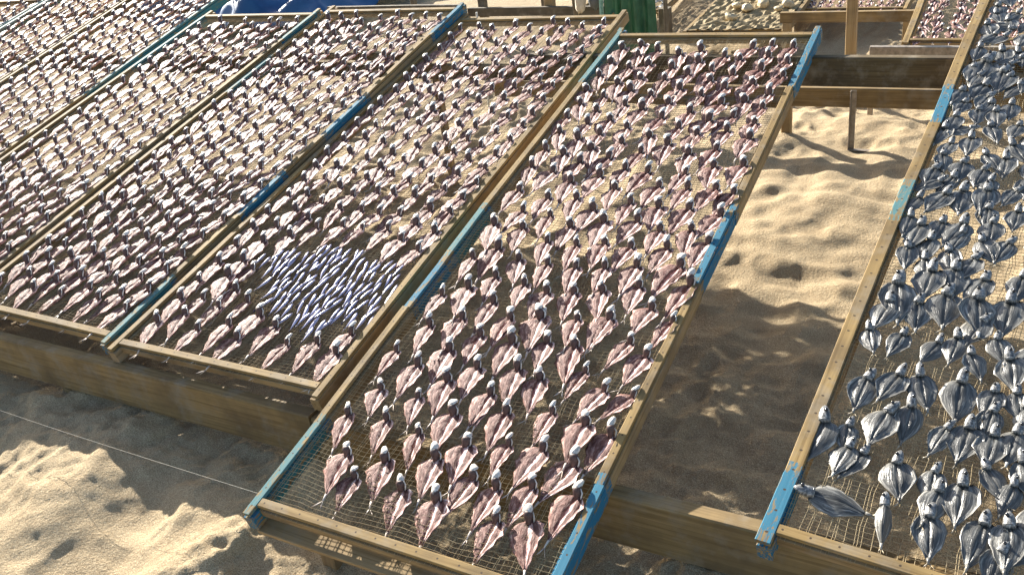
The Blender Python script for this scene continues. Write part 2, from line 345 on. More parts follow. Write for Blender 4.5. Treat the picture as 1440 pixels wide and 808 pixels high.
def split_fish_mesh(seed):
    q=random.Random(seed); mb=MB(); jl=q.uniform(.9,1.1); jr=q.uniform(.88,1.08); bend=q.uniform(-.09,.09); lift=q.uniform(.8,1.25)
    T=[0,.05,.12,.22,.34,.46,.58,.70,.81,.91,1.0]
    HW=[(0,.010),(.05,.0225),(.12,.0305),(.22,.0345),(.34,.0340),(.46,.0300),(.58,.0240),(.70,.0170),(.81,.0105),(.91,.0055),(1,.003)]
    S=[-1,-.86,-.66,-.48,-.3,-.16,-.06,0,.1,.3,.55,.8,.93,1]
    rows=[];uvs=[]; by=.104
    ph=[q.uniform(0,6) for _ in range(4)]
    for t in T:
        w=interp(t,HW); y=-by*t; cx=bend*by*t*t; row=[];uv=[]
        for s in S:
            if s<0:
                a=-s; ww=w*jl*(1+ (.09*math.sin(t*23+ph[0])+.05*math.sin(t*51+ph[1]))*(a>.95))
                x=cx-ww*a; zl=[(0,.0005),(.06,.0012),(.14,.0028),(.3,.0040),(.55,.0044),(.8,.0036),(.93,.0022),(1,.0004)]
                z=interp(a,zl)*lift*(w/.036)**.7
            else:
                ww=w*jr*.92*(1+(.10*math.sin(t*27+ph[2])+.07*math.sin(t*63+ph[3]))*(s>.9))
                bl=min(1,max(0,(.62-t)/.22))
                zr=[(0,.0005),(.1,.0030),(.3,.0075+.0012*bl),(.55,.0090-.0034*bl),(.8,.0100-.0030*bl),(.93,.0110-.0005*bl),(1,.0116+.0012*bl)]
                x=cx+ww*s*.93; z=interp(s,zr)*lift*(w/.036)**.8
            z+=.002+.0012*math.sin(t*19+s*5+ph[1]); row.append((x,y,z)); uv.append((.5+s*.5,t))
        rows.append(row);uvs.append(uv)
    sheet(mb,rows,uvs,0,.0028)
    # peduncle and forked tail fin
    cx=bend*by; y0=-by*.97
    mb.tube([(cx*.95,y0,.0035),(cx,-by-.007,.003),(cx*1.05,-by-.013,.002)],[.0028,.0018,.0014],5,3)
    tl=.021*q.uniform(.8,1.25); sp=.008*q.uniform(.6,1.5); k=q.uniform(-.006,.006); yb=-by-.011
    for sg in (-1,1):
        a=(cx*1.05-.001,yb,.002); b=(cx*1.05+.001,yb,.002); c=(cx+sg*sp+k,yb-tl,.001+.004*q.random()); d=(cx+sg*sp*.45+k*.7,yb-tl*.62,.0025)
        P=[a,b,d,c,(a[0],a[1],a[2]-.001),(b[0],b[1],b[2]-.001),(d[0],d[1],d[2]-.001),(c[0],c[1],c[2]-.0006)]
        mb.add(P,[(0,1,2,3),(7,6,5,4),(0,4,5,1),(1,5,6,2),(2,6,7,3),(3,7,4,0)],3,[(.5,.5)]*8)
    # the head stands up off the net like a little hood, its stem painted dark for the shaded front
    hx=q.uniform(-.005,.005); hl=q.uniform(.9,1.15)
    tl_=q.uniform(-.35,-.1)
    blob(mb,(0,-.005,.003),(hx*.8,.0075,.0215*hl),.0092,.0080,[(0,.75),(.25,.8),(.5,1.0),(.75,1.05),(.92,.85),(1,.5)],10,2)
    # cap: a bright flattened dome leaning to the left over the shade-darkened stem
    cx0,cy0,cz0=hx*.9-.0012,.0105*hl,.0190*hl; P=[];F=[];U=[];MI=[]; n,m=7,12; rx,ry,rz=.0090*hl,.0108*hl,.0060*hl
    rot=Matrix.Rotation(tl_,3,'Y')@Matrix.Rotation(q.uniform(-.1,.3),3,'X')
    for i in range(n+1):
        th=math.pi*i/n
        for k in range(m):
            w=2*math.pi*k/m; zz=math.cos(th); kk=math.sin(th)*(1+.16*math.sin(2*w+ph[0])+.10*math.sin(3*w+ph[1])); zz*=1+.22*math.sin(w*2+ph[2])*kk
            if zz<0: zz*=.35
            p=rot@Vector((rx*kk*math.cos(w),ry*kk*math.sin(w)*(1.15 if math.sin(w)>0 else 1),rz*zz)); P.append((cx0+p.x,cy0+p.y,cz0+p.z)); U.append((.5+.4*math.cos(w)*kk,.5+.4*math.sin(w)*kk))
    for i in range(n):
        for k in range(m):
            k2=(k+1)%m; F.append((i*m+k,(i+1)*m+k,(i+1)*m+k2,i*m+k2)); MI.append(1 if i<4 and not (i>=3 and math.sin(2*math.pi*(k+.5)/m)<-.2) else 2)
    mb.add(P,F,MI,U)
    # gill flap rim on the right of the stem
    mb.tube([(.0080,-.005,.004),(.0112,-.004,.011),(.0112,.001,.017),(.0082+hx,.006,.0215)],[.0012,.0016,.0015,.0009],5,1)
    return mb.mesh('split_fish_mesh',[FLESH,HEADM,GILLSHADE,TAILM],True)

def skin_fish_mesh(seed,kind='flat'):
    q=random.Random(seed); mb=MB(); bend=q.uniform(-.12,.12); wid=q.uniform(.9,1.12); by=.100
    T=[0,.05,.13,.23,.35,.47,.59,.71,.82,.92,1.0]
    HW=[(0,.0125),(.05,.0180),(.13,.0245),(.23,.0295),(.35,.0318),(.47,.0305),(.59,.0265),(.71,.0200),(.82,.0128),(.92,.0066),(1,.0034)]
    S=[-1,-.9,-.7,-.45,-.22,-.07,0,.07,.22,.45,.7,.9,1]
    ph=[q.uniform(0,6) for _ in range(6)]; cl=q.uniform(-.5,1.2); cr=q.uniform(-.5,1.2)
    rows=[];uvs=[]
    for t in T:
        w=interp(t,HW)*wid*(.55 if kind=='fold' else 1); y=-by*t; cx=bend*by*t*t; row=[];uv=[]
        for s in S:
            a=abs(s); c=cl if s<0 else cr
            ww=w*(1+(.05*math.sin(t*9+ph[0 if s<0 else 1])+.04*math.sin(t*33+ph[2]))*a)
            z=interp(a,[(0,.0068),(.07,.0084),(.22,.0092),(.45,.0074),(.7,.0050),(.9,.0040+.003*c),(1,.0042+.006*c)])*(w/.033)**.6
            if kind=='fold': z=interp(a,[(0,.020),(.07,.0215),(.22,.019),(.45,.014),(.7,.008),(.9,.002),(1,0)])*(w/.018)**.6
            z+=.0012*math.sin(t*11+s*3+ph[3])+.0007*math.sin(t*31-s*9+ph[4])
            row.append((cx+ww*s,y,max(z,.0006))); uv.append((.5+s*.5,t))
        rows.append(row);uvs.append(uv)
    sheet(mb,rows,uvs,3 if kind=='fold' and seed%2 else 0,.003)
    cx=bend*by; tl=.020*q.uniform(.6,1.2); sp=.009*q.uniform(.5,1.3); yb=-by-.004
    mb.tube([(cx*.95,-by*.96,.005),(cx,yb-.004,.003)],[.0034,.002],5,0)
    for sg in (-1,1):
        a=(cx-.0015,yb,.003); b=(cx+.0015,yb,.003); c=(cx+sg*sp,yb-tl,.001+.004*q.random()); d=(cx+sg*sp*.4,yb-tl*.6,.003)
        P=[a,b,d,c]+[(x,y,z-.001) for x,y,z in (a,b,d,c)]
        mb.add(P,[(0,1,2,3),(7,6,5,4),(0,4,5,1),(1,5,6,2),(2,6,7,3),(3,7,4,0)],3,[(.5,.5)]*8)
    # head lying on its side, turned a little, with eye and gill cover
    hx=q.uniform(-.012,.012); tip=(hx,.026,.008+q.uniform(0,.012)); 
    blob(mb,(0,-.008,.008),tip,.0102,.0080,[(0,1),(.12,1.05),(.3,1.05),(.5,.98),(.7,.8),(.86,.55),(.95,.32),(1,.12)],10,1,front=(0,0,1))
    ex=.004*q.choice((-1,1)); e=Vector((hx*.62+ex,.012,tip[2]*.55+.0125))
    blob(mb,e-Vector((0,0,.002)),e+Vector((0,0,.0026)),.0033,.0033,[(0,1),(.55,1),(.85,.7),(1,.2)],8,2,front=(0,1,0))
    mb.tube([(-.009,-.004,.009),(-.005,-.007,.0155),(.003,-.007,.0165),(.009,-.004,.011)],.0012,5,1)
    return mb.mesh('skin_fish_mesh',[SKIN,SKINH,EYE,BELLY],True)

def sardine_mesh(seed):
    q=random.Random(seed); mb=MB(); bend=q.uniform(-.010,.010); L=.062*q.uniform(.9,1.1)
    prof=[(0,.12),(.06,.45),(.16,.78),(.3,1),(.48,.98),(.65,.75),(.8,.42),(.9,.2),(.95,.16)]
    P=[];F=[];U=[];MI=[];seg=8
    for h,k in prof:
        cx=bend*(h-.5)**2*4
        for j in range(seg):
            w=2*math.pi*j/seg; P.append((cx+math.cos(w)*.0058*k,-L*h,.0052+math.sin(w)*.0036*k)); U.append((j/seg,h))
    for i in range(len(prof)-1):
        for j in range(seg):
            k=(j+1)%seg; F.append((i*seg+j,i*seg+k,(i+1)*seg+k,(i+1)*seg+j)); MI.append(1 if j in(1,2) and False else 0)
    F.append(tuple(reversed(range(seg)))); MI.append(0); F.append(tuple(range((len(prof)-1)*seg,len(prof)*seg))); MI.append(0)
    F=[tuple(reversed(f)) for f in F]
    mb.add(P,F,MI,U)
    cx=bend*.81*1.0
    for sg in (-1,1):
        a=(cx-.001,-L*.93,.006); b=(cx+.001,-L*.93,.006); c=(cx+sg*.004,-L*1.12,.004+.003*sg); d=(cx+sg*.0015,-L*1.03,.006)
        Q=[a,b,d,c]+[(x,y,z-.0008) for x,y,z in (a,b,d,c)]
        mb.add(Q,[(0,1,2,3),(7,6,5,4),(0,4,5,1),(1,5,6,2),(2,6,7,3),(3,7,4,0)],1,[(.5,.5)]*8)
    for sx in (-1,1): blob(mb,(sx*.0012,-L*.07,.0068),(sx*.0034,-L*.07,.0072),.0011,.0011,[(0,1),(.7,1),(1,.3)],6,2,front=(0,1,0))
    return mb.mesh('sardine_mesh',[SILV,SILVD,EYE],True)

SPLIT=[split_fish_mesh(100+i) for i in range(20)]
SKINS=[skin_fish_mesh(200+i) for i in range(6)]; FOLDS=[skin_fish_mesh(300+i,'fold') for i in range(2)]
SARD=[sardine_mesh(400+i) for i in range(4)]

def fish_matrix(M,u,v,ang,s,z=-.016,roll=0,pitch=0,sx=1):
    return M@Matrix.Translation((u,v,z))@Matrix.Rotation(-R(ang),4,'Z')@Matrix.Rotation(pitch,4,'X')@Matrix.Rotation(roll,4,'Y')@Matrix.Diagonal((s*sx,s,s,1))
def put(me,name,mat,label,cat,group):
    o=bpy.data.objects.new(name,me); COL.objects.link(o); o.matrix_world=mat; tag(o,label,cat,group); return o

# ---- positions: (u across the rack, v up the rack, turn in degrees, length)
FA=[(0.158,0.271,-4,0.154),(0.226,0.207,-4,0.114),(0.278,0.283,-20,0.147),(0.377,0.214,-12,0.143),(0.419,0.331,-8,0.146),(0.476,0.396,-8,0.153),(0.552,0.301,7,0.141),(0.073,0.669,-3,0.118),(0.114,0.515,-9,0.119),(0.071,0.399,-18,0.141),(0.175,0.634,-8,0.165),(0.244,0.516,-13,0.119),(0.242,0.718,-3,0.156),(0.302,0.599,-10,0.152),(0.366,0.670,-4,0.134),(0.456,0.584,-2,0.135),(0.201,0.415,-9,0.139),(0.324,0.395,-10,0.135),(0.386,0.487,-4,0.160),(0.085,0.945,5,0.120),(0.123,0.800,-5,0.134),(0.158,0.996,-8,0.139),(0.214,0.854,1,0.148),(0.227,1.065,-3,0.119),(0.280,0.948,-1,0.145),(0.310,0.797,-1,0.129),(0.341,1.050,-5,0.115),(0.367,0.892,2,0.136),(0.433,1.029,5,0.124),(0.467,0.919,-6,0.115),(0.375,0.883,5,0.132),(0.464,0.914,-6,0.151),(0.583,0.928,-1,0.110),(0.678,0.954,7,0.139),(0.425,0.794,-1,0.169),(0.529,0.818,-7,0.106),(0.623,0.818,-6,0.174),(0.778,0.869,17,0.121),(0.841,0.826,15,0.122),(0.491,0.694,-7,0.148),(0.573,0.673,-7,0.137),(0.694,0.729,13,0.111),(0.774,0.675,20,0.127),(0.859,0.672,26,0.110),(0.770,0.549,4,0.164),(0.853,0.529,6,0.157),(0.595,0.429,4,0.113),(0.693,0.439,12,0.160),(0.796,0.415,14,0.157),(0.536,0.531,-1,0.151),(0.664,0.564,6,0.125),(0.458,0.584,-2,0.130),(0.629,0.290,3,0.158),(0.718,0.320,4,0.143),(0.843,0.323,10,0.156),(0.674,0.198,-5,0.133),(0.755,0.222,-19,0.150),(0.489,0.209,-18,0.146),(0.475,1.160,-6,0.123),(0.572,1.178,-3,0.119),(0.672,1.202,2,0.128),(0.811,1.221,18,0.146),(0.871,1.141,12,0.167),(0.714,1.110,-0,0.121),(0.521,1.043,-3,0.122),(0.609,1.066,-11,0.124),(0.685,0.954,8,0.095),(0.789,1.019,13,0.118),(0.870,0.975,16,0.097),(0.082,1.538,2,0.113),(0.086,1.331,-13,0.136),(0.156,1.421,11,0.082),(0.097,1.142,-5,0.119),(0.201,1.328,-5,0.110),(0.163,1.206,-5,0.152),(0.215,1.510,3,0.095),(0.271,1.409,-1,0.096),(0.264,1.165,-15,0.107),(0.320,1.273,-6,0.111),(0.374,1.159,-7,0.090),(0.323,1.525,-3,0.106),(0.368,1.368,-2,0.086),(0.410,1.472,-2,0.096),(0.475,1.412,-2,0.131),(0.432,1.272,-1,0.107),(0.526,1.294,5,0.114),(0.431,1.728,6,0.116),(0.523,1.715,8,0.129),(0.662,1.724,12,0.114),(0.751,1.772,-2,0.116),(0.852,1.790,10,0.104),(0.443,1.600,-3,0.121),(0.596,1.634,14,0.106),(0.701,1.633,9,0.122),(0.799,1.639,16,0.096),(0.866,1.619,18,0.118),(0.531,1.524,2,0.097),(0.635,1.518,-3,0.100),(0.741,1.520,6,0.127),(0.592,1.430,9,0.115),(0.858,1.496,13,0.115),(0.685,1.391,-0,0.107),(0.786,1.407,-2,0.099),(0.619,1.290,11,0.097),(0.740,1.305,5,0.104),(0.859,1.349,10,0.106)]
FD=[(0.054,0.198,-92,0.158,0.027),(0.291,0.346,-4,0.114,0.035),(0.305,0.225,-12,0.140,0.035),(0.354,0.332,-8,0.140,0.030),(0.214,0.221,-8,0.134,0.019),(0.410,0.247,0,0.148,0.033),(0.456,0.256,-10,0.146,0.032),(0.450,0.362,4,0.105,0.032),(0.209,0.345,-17,0.129,0.033),(0.086,0.592,1,0.139,0.038),(0.156,0.624,10,0.132,0.036),(0.199,0.638,-17,0.138,0.035),(0.294,0.647,-1,0.156,0.039),(0.370,0.632,1,0.111,0.033),(0.203,0.529,-7,0.141,0.037),(0.159,0.495,8,0.146,0.035),(0.293,0.483,13,0.113,0.033),(0.337,0.503,-2,0.133,0.027),(0.391,0.494,-4,0.124,0.032),(0.103,0.354,13,0.092,0.028),(0.137,0.347,16,0.079,0.034),(0.029,0.422,-2,0.163,0.029),(0.414,0.641,-17,0.103,0.024),(0.082,0.421,-8,0.052,0.032),(0.072,0.981,-14,0.198,0.035),(0.148,1.050,-4,0.156,0.033),(0.203,1.069,-3,0.145,0.034),(0.283,1.042,9,0.140,0.035),(0.073,0.892,1,0.146,0.030),(0.137,0.909,-10,0.134,0.034),(0.199,0.962,-8,0.159,0.028),(0.275,0.967,-12,0.177,0.029),(0.356,0.974,-5,0.155,0.033),(0.045,0.762,-17,0.105,0.027),(0.131,0.768,5,0.102,0.026),(0.219,0.766,12,0.095,0.031),(0.259,0.796,-4,0.120,0.025),(0.344,0.816,-20,0.111,0.032),(0.296,0.743,-26,0.081,0.033),(0.114,1.421,16,0.132,0.030),(0.156,1.451,1,0.145,0.030),(0.219,1.469,-6,0.156,0.033),(0.077,1.256,1,0.155,0.027),(0.188,1.285,11,0.148,0.033),(0.259,1.301,-5,0.125,0.036),(0.301,1.474,18,0.097,0.029),(0.316,1.369,-5,0.075,0.028),(0.085,1.482,53,0.056,0.025),(0.223,1.513,9,0.048,0.030),(0.068,1.973,5,0.108,0.027),(0.150,1.972,12,0.110,0.031),(0.117,1.805,58,0.097,0.021),(0.168,1.828,-21,0.133,0.030),(0.075,1.703,5,0.102,0.026),(0.127,1.746,-7,0.132,0.026),(0.211,1.974,1,0.083,0.026),(0.253,1.840,3,0.112,0.027),(0.085,2.478,27,0.104,0.029),(0.084,2.280,4,0.216,0.028),(0.152,2.202,-1,0.171,0.027),(0.137,2.024,12,0.134,0.027),(0.135,2.658,24,0.053,0.025),(0.120,2.469,44,0.081,0.025),(0.180,2.169,4,0.135,0.031),(0.220,2.102,17,0.104,0.026),(0.169,2.250,26,0.067,0.023),(0.083,2.159,10,0.114,0.024),(0.128,2.531,96,0.042,0.025),(0.058,2.656,-23,0.108,0.022),(0.197,2.299,61,0.053,0.027)]
def fill(W,v0,v1,taken,du=.099,dv=.113,jit=.013,u0=.06,minsep=.062,fan=24):
    out=[]; k=0; n=max(2,round((W-u0-.055)/du)); du=(W-u0-.055)/n; u=u0
    while u<W-.02:
        v=v0+(dv/2 if k%2 else 0)+random.uniform(-.01,.01)
        while v<v1:
            a=u+random.uniform(-jit,jit); b=v+random.uniform(-jit,jit)
            if all((a-x[0])**2+(b-x[1])**2>minsep**2 for x in taken):
                out.append((a,b,(a/W-.42)*fan+random.gauss(0,6),random.uniform(.108,.134)))
            v+=dv*random.uniform(.92,1.08)
        u+=du; k+=1
    return out
fishA=[tuple(x) for x in FA]; fishA+=fill(.886,1.50,2.70,fishA,du=.102,dv=.114,minsep=.074)
SARDQ=[(.222,.585),(.532,.704),(.889,.619),(.919,.362),(.705,.245),(.47,.343)]
def inpoly(x,y,P):
    c=False
    for (x1,y1),(x2,y2) in zip(P,P[1:]+P[:1]):
        if (y1>y)!=(y2>y) and x<(x2-x1)*(y-y1)/(y2-y1)+x1: c=not c
    return c
fishB=[f for f in fill(.92,.185,2.58,[],du=.101,dv=.110,minsep=.066) if not inpoly(f[0],f[1]-.05,SARDQ) and not inpoly(f[0],f[1]-.015,SARDQ)]
fishC=fill(.895,.19,2.60,[],du=.101,dv=.111,minsep=.066); fishE=fill(.885,.19,2.63,[],du=.103,dv=.112,minsep=.066,u0=.085); fishF=fill(.903,.155,3.15,[],du=.103,dv=.112,minsep=.066,u0=.085); fishG=fill(.894,.155,3.15,[],du=.103,dv=.112,minsep=.066,u0=.085); fishH=fill(.90,.155,2.92,[],dv=.11)

CAMP=Vector((1.69017516,-1.18574296,1.57417482))
ORD=['first','second','third','fourth','fifth','sixth','seventh','eighth','ninth','tenth']
def ordinal(n): return ORD[n-1] if n<=10 else f"{n}{'th' if 10<n%100<14 else {1:'st',2:'nd',3:'rd'}.get(n%10,'th')}"
def rows_of(f,step):
    """row (from the bottom bar) and place in the row (from the left rail) of every fish"""
    order=sorted(range(len(f)),key=lambda i:f[i][1]); rows={}; v0=f[order[0]][1]-.02
    for i in order: rows.setdefault(int((f[i][1]-v0)/step),[]).append(i)
    pos={}
    for r,(k,l) in enumerate(sorted(rows.items())):
        for c,i in enumerate(sorted(l,key=lambda i:f[i][0])): pos[i]=(r+1,c+1,len(l))
    return pos
allf=[]
for nm,(root,M),f in (('front',RA,fishA),('yellow railed',RB,fishB),('blue railed',RC,fishC),('tarp side',RE,fishE),('F',RF,fishF),('G',RG,fishG),('H',RH,fishH)):
    pos=rows_of(f,.108)
    for i,x in enumerate(f):
        w=M@Vector((x[0],x[1],0)); m=fish_matrix(M,x[0],x[1],x[2],min(max(x[3],.118),.150)/(.108-.019*min(1,max(0,(x[1]-.5)*1.2)) if nm=='front' else .089 if nm=='yellow railed' else .084),-.0165-.006*max(0,1-(2*x[0]/.89-1)**2),random.gauss(-.035,.035),random.uniform(-.04,.03),random.uniform(.86,1.12))
        allf.append(((w-CAMP).length+(0 if nm=='front' else .25),nm,pos[i],m,random.randrange(20),x))
allf.sort(key=lambda a:a[0] if a[1]!='front' else a[0]-9)
WA=.886
for d,nm,(r,c,n),m,k,x in allf[:300]:
    look='shaded split fish' if x[0]<.10 and nm=='front' else 'split fish'
    where=nm+' rack'
    put(SPLIT[k],'split_fish',m,f'{look}, {ordinal(c)} from left in {ordinal(r)} row up the {where}','split fish',f'split fish drying on the {where}')
# every further split fish: one spread
def merge(items,name,mats):
    V=[];FV=[];FS=[];MI=[];UV=[];off=0
    cache={}
    for me,mat in items:
        if me.name not in cache:
            nv=len(me.vertices); co=np.empty(nv*3); me.vertices.foreach_get('co',co)
            li=np.empty(len(me.loops),dtype=np.int32); me.loops.foreach_get('vertex_index',li)
            ls=np.empty(len(me.polygons),dtype=np.int32); me.polygons.foreach_get('loop_total',ls)
            mi=np.empty(len(me.polygons),dtype=np.int32); me.polygons.foreach_get('material_index',mi)
            uv=np.empty(len(me.loops)*2,dtype=np.float32); me.uv_layers[0].data.foreach_get('uv',uv)
            cache[me.name]=(co.reshape(-1,3),li,ls,mi,uv)
        co,li,ls,mi,uv=cache[me.name]; A=np.array(mat)
        V.append(co@A[:3,:3].T+A[:3,3]); FV.append(li+off); FS.append(ls); MI.append(mi); UV.append(uv); off+=len(co)
    V=np.concatenate(V);FV=np.concatenate(FV);FS=np.concatenate(FS);MI=np.concatenate(MI);UV=np.concatenate(UV)
    me=bpy.data.meshes.new(name); me.vertices.add(len(V)); me.vertices.foreach_set('co',V.ravel())
    me.loops.add(len(FV)); me.loops.foreach_set('vertex_index',FV.astype(np.int32))
    me.polygons.add(len(FS)); me.polygons.foreach_set('loop_start',np.concatenate([[0],np.cumsum(FS)[:-1]]).astype(np.int32))
    for m in mats: me.materials.append(m)
    me.polygons.foreach_set('material_index',MI.astype(np.int32)); me.polygons.foreach_set('use_smooth',[True]*len(FS))
    u=me.uv_layers.new(name='UVMap'); u.data.foreach_set('uv',UV); me.update(calc_edges=True); me.validate()
    return me
rest=[(SPLIT[k],m) for d,nm,p,m,k,x in allf[300:]]
o=link('split_fish_spread',merge(rest,'split_fish_spread_mesh',[FLESH,HEADM,GILLSHADE,TAILM]))
tag(o,'hundreds of split fish spread over the racks further back and to the left','split fish',kind='stuff')

# grey skin-up fish of the right hand rack
M=RD[1]; fishD=[tuple(x) for x in FD]
extra=fill(.90,.20,2.85,[(x[0],x[1]) for x in fishD],du=.068,dv=.085,u0=.05,minsep=.046,fan=8)
extra=[(a,b,c+random.gauss(0,12),.125,.030) for a,b,c,l in extra if (a>.30 or b>.95) and random.random()<.82]
fishD+=[e for e in extra if e[0]<.62]
pd=rows_of(fishD,.125)
for i,x in enumerate(fishD):
    u,v,a,L,hw=x; s=max(L,.112)/.120
    fold=hw<.0205 and i<70; me=FOLDS[i%2] if fold else SKINS[(i*5+i//6)%6]
    m=fish_matrix(M,u,v-.02*s,a,s,-.0165+random.uniform(0,.004),random.uniform(-.16,.16),random.uniform(-.05,.05),random.uniform(.95,1.15))
    r,c,n=pd[i]
    if i==0: lab='grey fish lying crosswise with its eye towards the bright blue rail end'
    elif fold: lab=f'narrow folded fish, {ordinal(c)} from left in {ordinal(r)} row of grey fish'
    else: lab=f'blue grey fish, {ordinal(c)} from left in {ordinal(r)} row up the right rack'
    put(me,'skin_up_fish',m,lab,'dried fish','grey fish lying skin up on the right hand rack')

# the packed patch of tiny silver fish on the second rack
M=RB[1]; pts=[]
v=.25; k=0
while v<.71:
    u=.22+(.022 if k%2 else 0)
    while u<.93:
        a=u+random.uniform(-.008,.008); b=v+random.uniform(-.012,.012)
        if inpoly(a,b,SARDQ): pts.append((a,b))
        u+=.031
    v+=.052; k+=1
ps=rows_of(pts,.052)
for i,(a,b) in enumerate(pts):
    m=fish_matrix(M,a,b+.03,random.gauss(3,9),random.uniform(1.15,1.4),-.0135,random.uniform(-.75,-.25),random.uniform(-.08,.12))
    r,c,n=ps[i]; put(SARD[random.randrange(4)],'sardine',m,f'tiny silver fish, {ordinal(c)} from left in the {ordinal(r)} row of the packed patch','sardine','tiny silver fish packed in a patch')

# ------------------------------------------------------------------ beams, posts and what stands behind
def plank(name,label,x0,x1,y0,y1,z0,z1,mat=None,rz=0,cat='plank',group=None):
    mb=MB(); cx,cy=(x0+x1)/2,(y0+y1)/2; n=max(3,int((x1-x0)/.3)); h=z1-z0
    P=[];F=[]
    prof=[(y0-cy,0),(y1-cy,0),(y1-cy,h),(y0-cy,h)]; c=.004
    pr=[(y0-cy,c),(y0-cy+c,0),(y1-cy-c,0),(y1-cy,c),(y1-cy,h-c),(y1-cy-c,h),(y0-cy+c,h),(y0-cy,h-c)]
    for i in range(n+1):
        x=x0-cx+(x1-x0)*i/n; w=.003*math.sin(x*2.3+z0*9); 
        for y,z in pr: P.append((x,y+w,z+.002*math.sin(x*3.7+1)))
    for i in range(n):
        for j in range(8):
            k=(j+1)%8; F.append((i*8+j,i*8+k,(i+1)*8+k,(i+1)*8+j))
    F.append(tuple(reversed(range(8)))); F.append(tuple(range(n*8,n*8+8)))
    mb.add(P,F); o=mb.build(name,mat or BEAM); o.location=(cx,cy,z0); o.rotation_euler=(0,0,R(rz)); tag(o,label,cat,group); return o
def post(label,x,y,z0,z1,w=.05,lean=(0,0),mat=None,name='support_post',cat='post',group=None):
    mb=MB(); h=z1-z0; P=[];F=[];n=4; c=.004
    for i in range(n+1):
        t=i/n; a=w/2
        for (q,s) in ((-a+c,-a),(a-c,-a),(a,-a+c),(a,a-c),(a-c,a),(-a+c,a),(-a,a-c),(-a,-a+c)): P.append((q+lean[0]*t*h,s+lean[1]*t*h,h*t))
    for i in range(n):
        for j in range(8):
            k=(j+1)%8; F.append((i*8+j,i*8+k,(i+1)*8+k,(i+1)*8+j))
    F.append(tuple(reversed(range(8)))); F.append(tuple(range(n*8,n*8+8)))
    mb.add(P,F); o=mb.build(name,mat or POST); o.location=(x,y,z0); tag(o,label,cat,group); return o
GB='planks carrying the lower rack ends'; GU='planks carrying the upper rack ends'; GP='posts under the planks'
plank('support_plank','thick pine plank under the lower end of the racks at lower left',-2.6,-.10,.388,.436,-.142,.022,group=GB)
plank('support_plank','thick knotty pine plank bridging the gap below the blue rail end',-.095,1.85,.394,.442,-.150,.014,group=GB)
plank('support_plank','thick pine plank under the lower ends of the far left racks',-6.6,-2.605,.388,.436,-.142,.022,group=GB)
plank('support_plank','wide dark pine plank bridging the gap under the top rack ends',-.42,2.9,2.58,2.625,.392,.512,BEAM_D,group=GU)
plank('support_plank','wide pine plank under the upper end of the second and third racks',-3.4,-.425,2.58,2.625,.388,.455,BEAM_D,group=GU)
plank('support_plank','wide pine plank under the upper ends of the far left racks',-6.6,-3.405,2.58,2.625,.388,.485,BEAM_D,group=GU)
plank('support_plank','low second plank seen under the wide dark plank in the gap',-1.2,3.2,3.50,3.55,-.004,.096,group=GB)
for x,l in ((.17,'short stake under the front rack board'),(-1.35,'short stake under the plank of the third rack'),(-2.9,'short stake under the far left plank'),(1.72,'short stake under the plank of the right hand rack')):
    post(l,x,.415 if x!=.17 else .10,-.5,-.150 if x!=.17 else -.098,.045,name='stake',cat='stake',group=GP)
for x,z,l in ((-.98,.388,'thin post under the upper plank behind the yellow railed rack'),(1.85,.392,'post under the upper plank behind the right hand rack'),(-5.0,.388,'post under the far left upper plank')):
    post(l,x,2.603,-.5,z,.036,group=GP)
post('pale pine post in the sand just right of the blue upper rail',.565,3.565,-.5,-.006,.05,group=GP)
post('tall pine post standing up past the wide dark plank in the gap',.757,4.3,-.7,1.15,.056,(-.01,0))
# angle iron trestle leg in the gap
root=empty('iron_trestle',Matrix.Translation((.915,3.47,-.24))); tag(root,'rusty angle iron leg with a foot on the sand in the gap','trestle')
mb=MB(); mb.box(-.014,-.010,-.012,.012,0,.335); mb.box(-.010,.014,.008,.012,0,.335); mb.build('upright',IRON,root)
mb=MB(); mb.box(-.03,.42,-.014,.014,.022,.026); mb.box(-.03,.42,.010,.014,-.01,.022); mb.build('foot',IRON,root)
root=empty('iron_stand',Matrix.Translation((.92,4.0,0))); tag(root,'dark iron bar on short legs behind the wide plank','stand')
mb=MB(); mb.box(-.02,1.6,-.018,.018,.132,.176); mb.build('bar',IRON,root)
for x in (0,1.5):
    mb=MB(); mb.box(x-.014,x+.014,-.012,.012,-.6,.131); mb.build('leg',IRON,root)
# right background rack with brown fish
bg='fish racks in the row behind'
RR=rack('background rack of small brown fish right of the tall post',Vector((1.055,4.15,.155)),R(0),R(9.5),.90,2.4,lw=.034,rw=.04,group=bg)
X1=rack('background rack with pale cuttlefish lumps and straw in the top middle',Vector((-.74,5.68,-.165)),R(.5),R(3.0),.76,2.2,group=bg,net=False,lw=.03)
X0=rack('background rack of silvery fish right of the green cloth',Vector((-2.0,6.35,-.16)),R(1),R(4),.80,2.2,group=bg)
X2=rack('background rack of reddish fish left of the tall post',Vector((-.08,6.35,-.17)),R(-.5),R(4),.85,2.2,group=bg)
items=[]
for (rt,M),W,n in ((RR,.9,190),(X0,.8,140),(X2,.85,140)):
    for f in fill(W,.09,2.25,[],du=.075,dv=.085,minsep=.04,fan=0):
        items.append((SPLIT[random.randrange(20)] if M is not X0[1] else SKINS[random.randrange(6)],fish_matrix(M,f[0],f[1],f[2]+random.gauss(0,12),f[3]/.136,-.016,random.uniform(-.3,.3))))
o1=[i for i in items if i[0].name.startswith('split')]; o2=[i for i in items if not i[0].name.startswith('split')]
tag(link('background_fish',merge(o1,'background_fish_mesh',[FLESH,HEADM,GILLSHADE,TAILM])),'small brown and reddish fish covering the racks in the row behind','split fish',kind='stuff')
tag(link('background_fish',merge(o2,'background_fish_mesh',[SKIN,SKINH,EYE,BELLY])),'silvery fish covering the rack right of the green cloth','dried fish',kind='stuff')
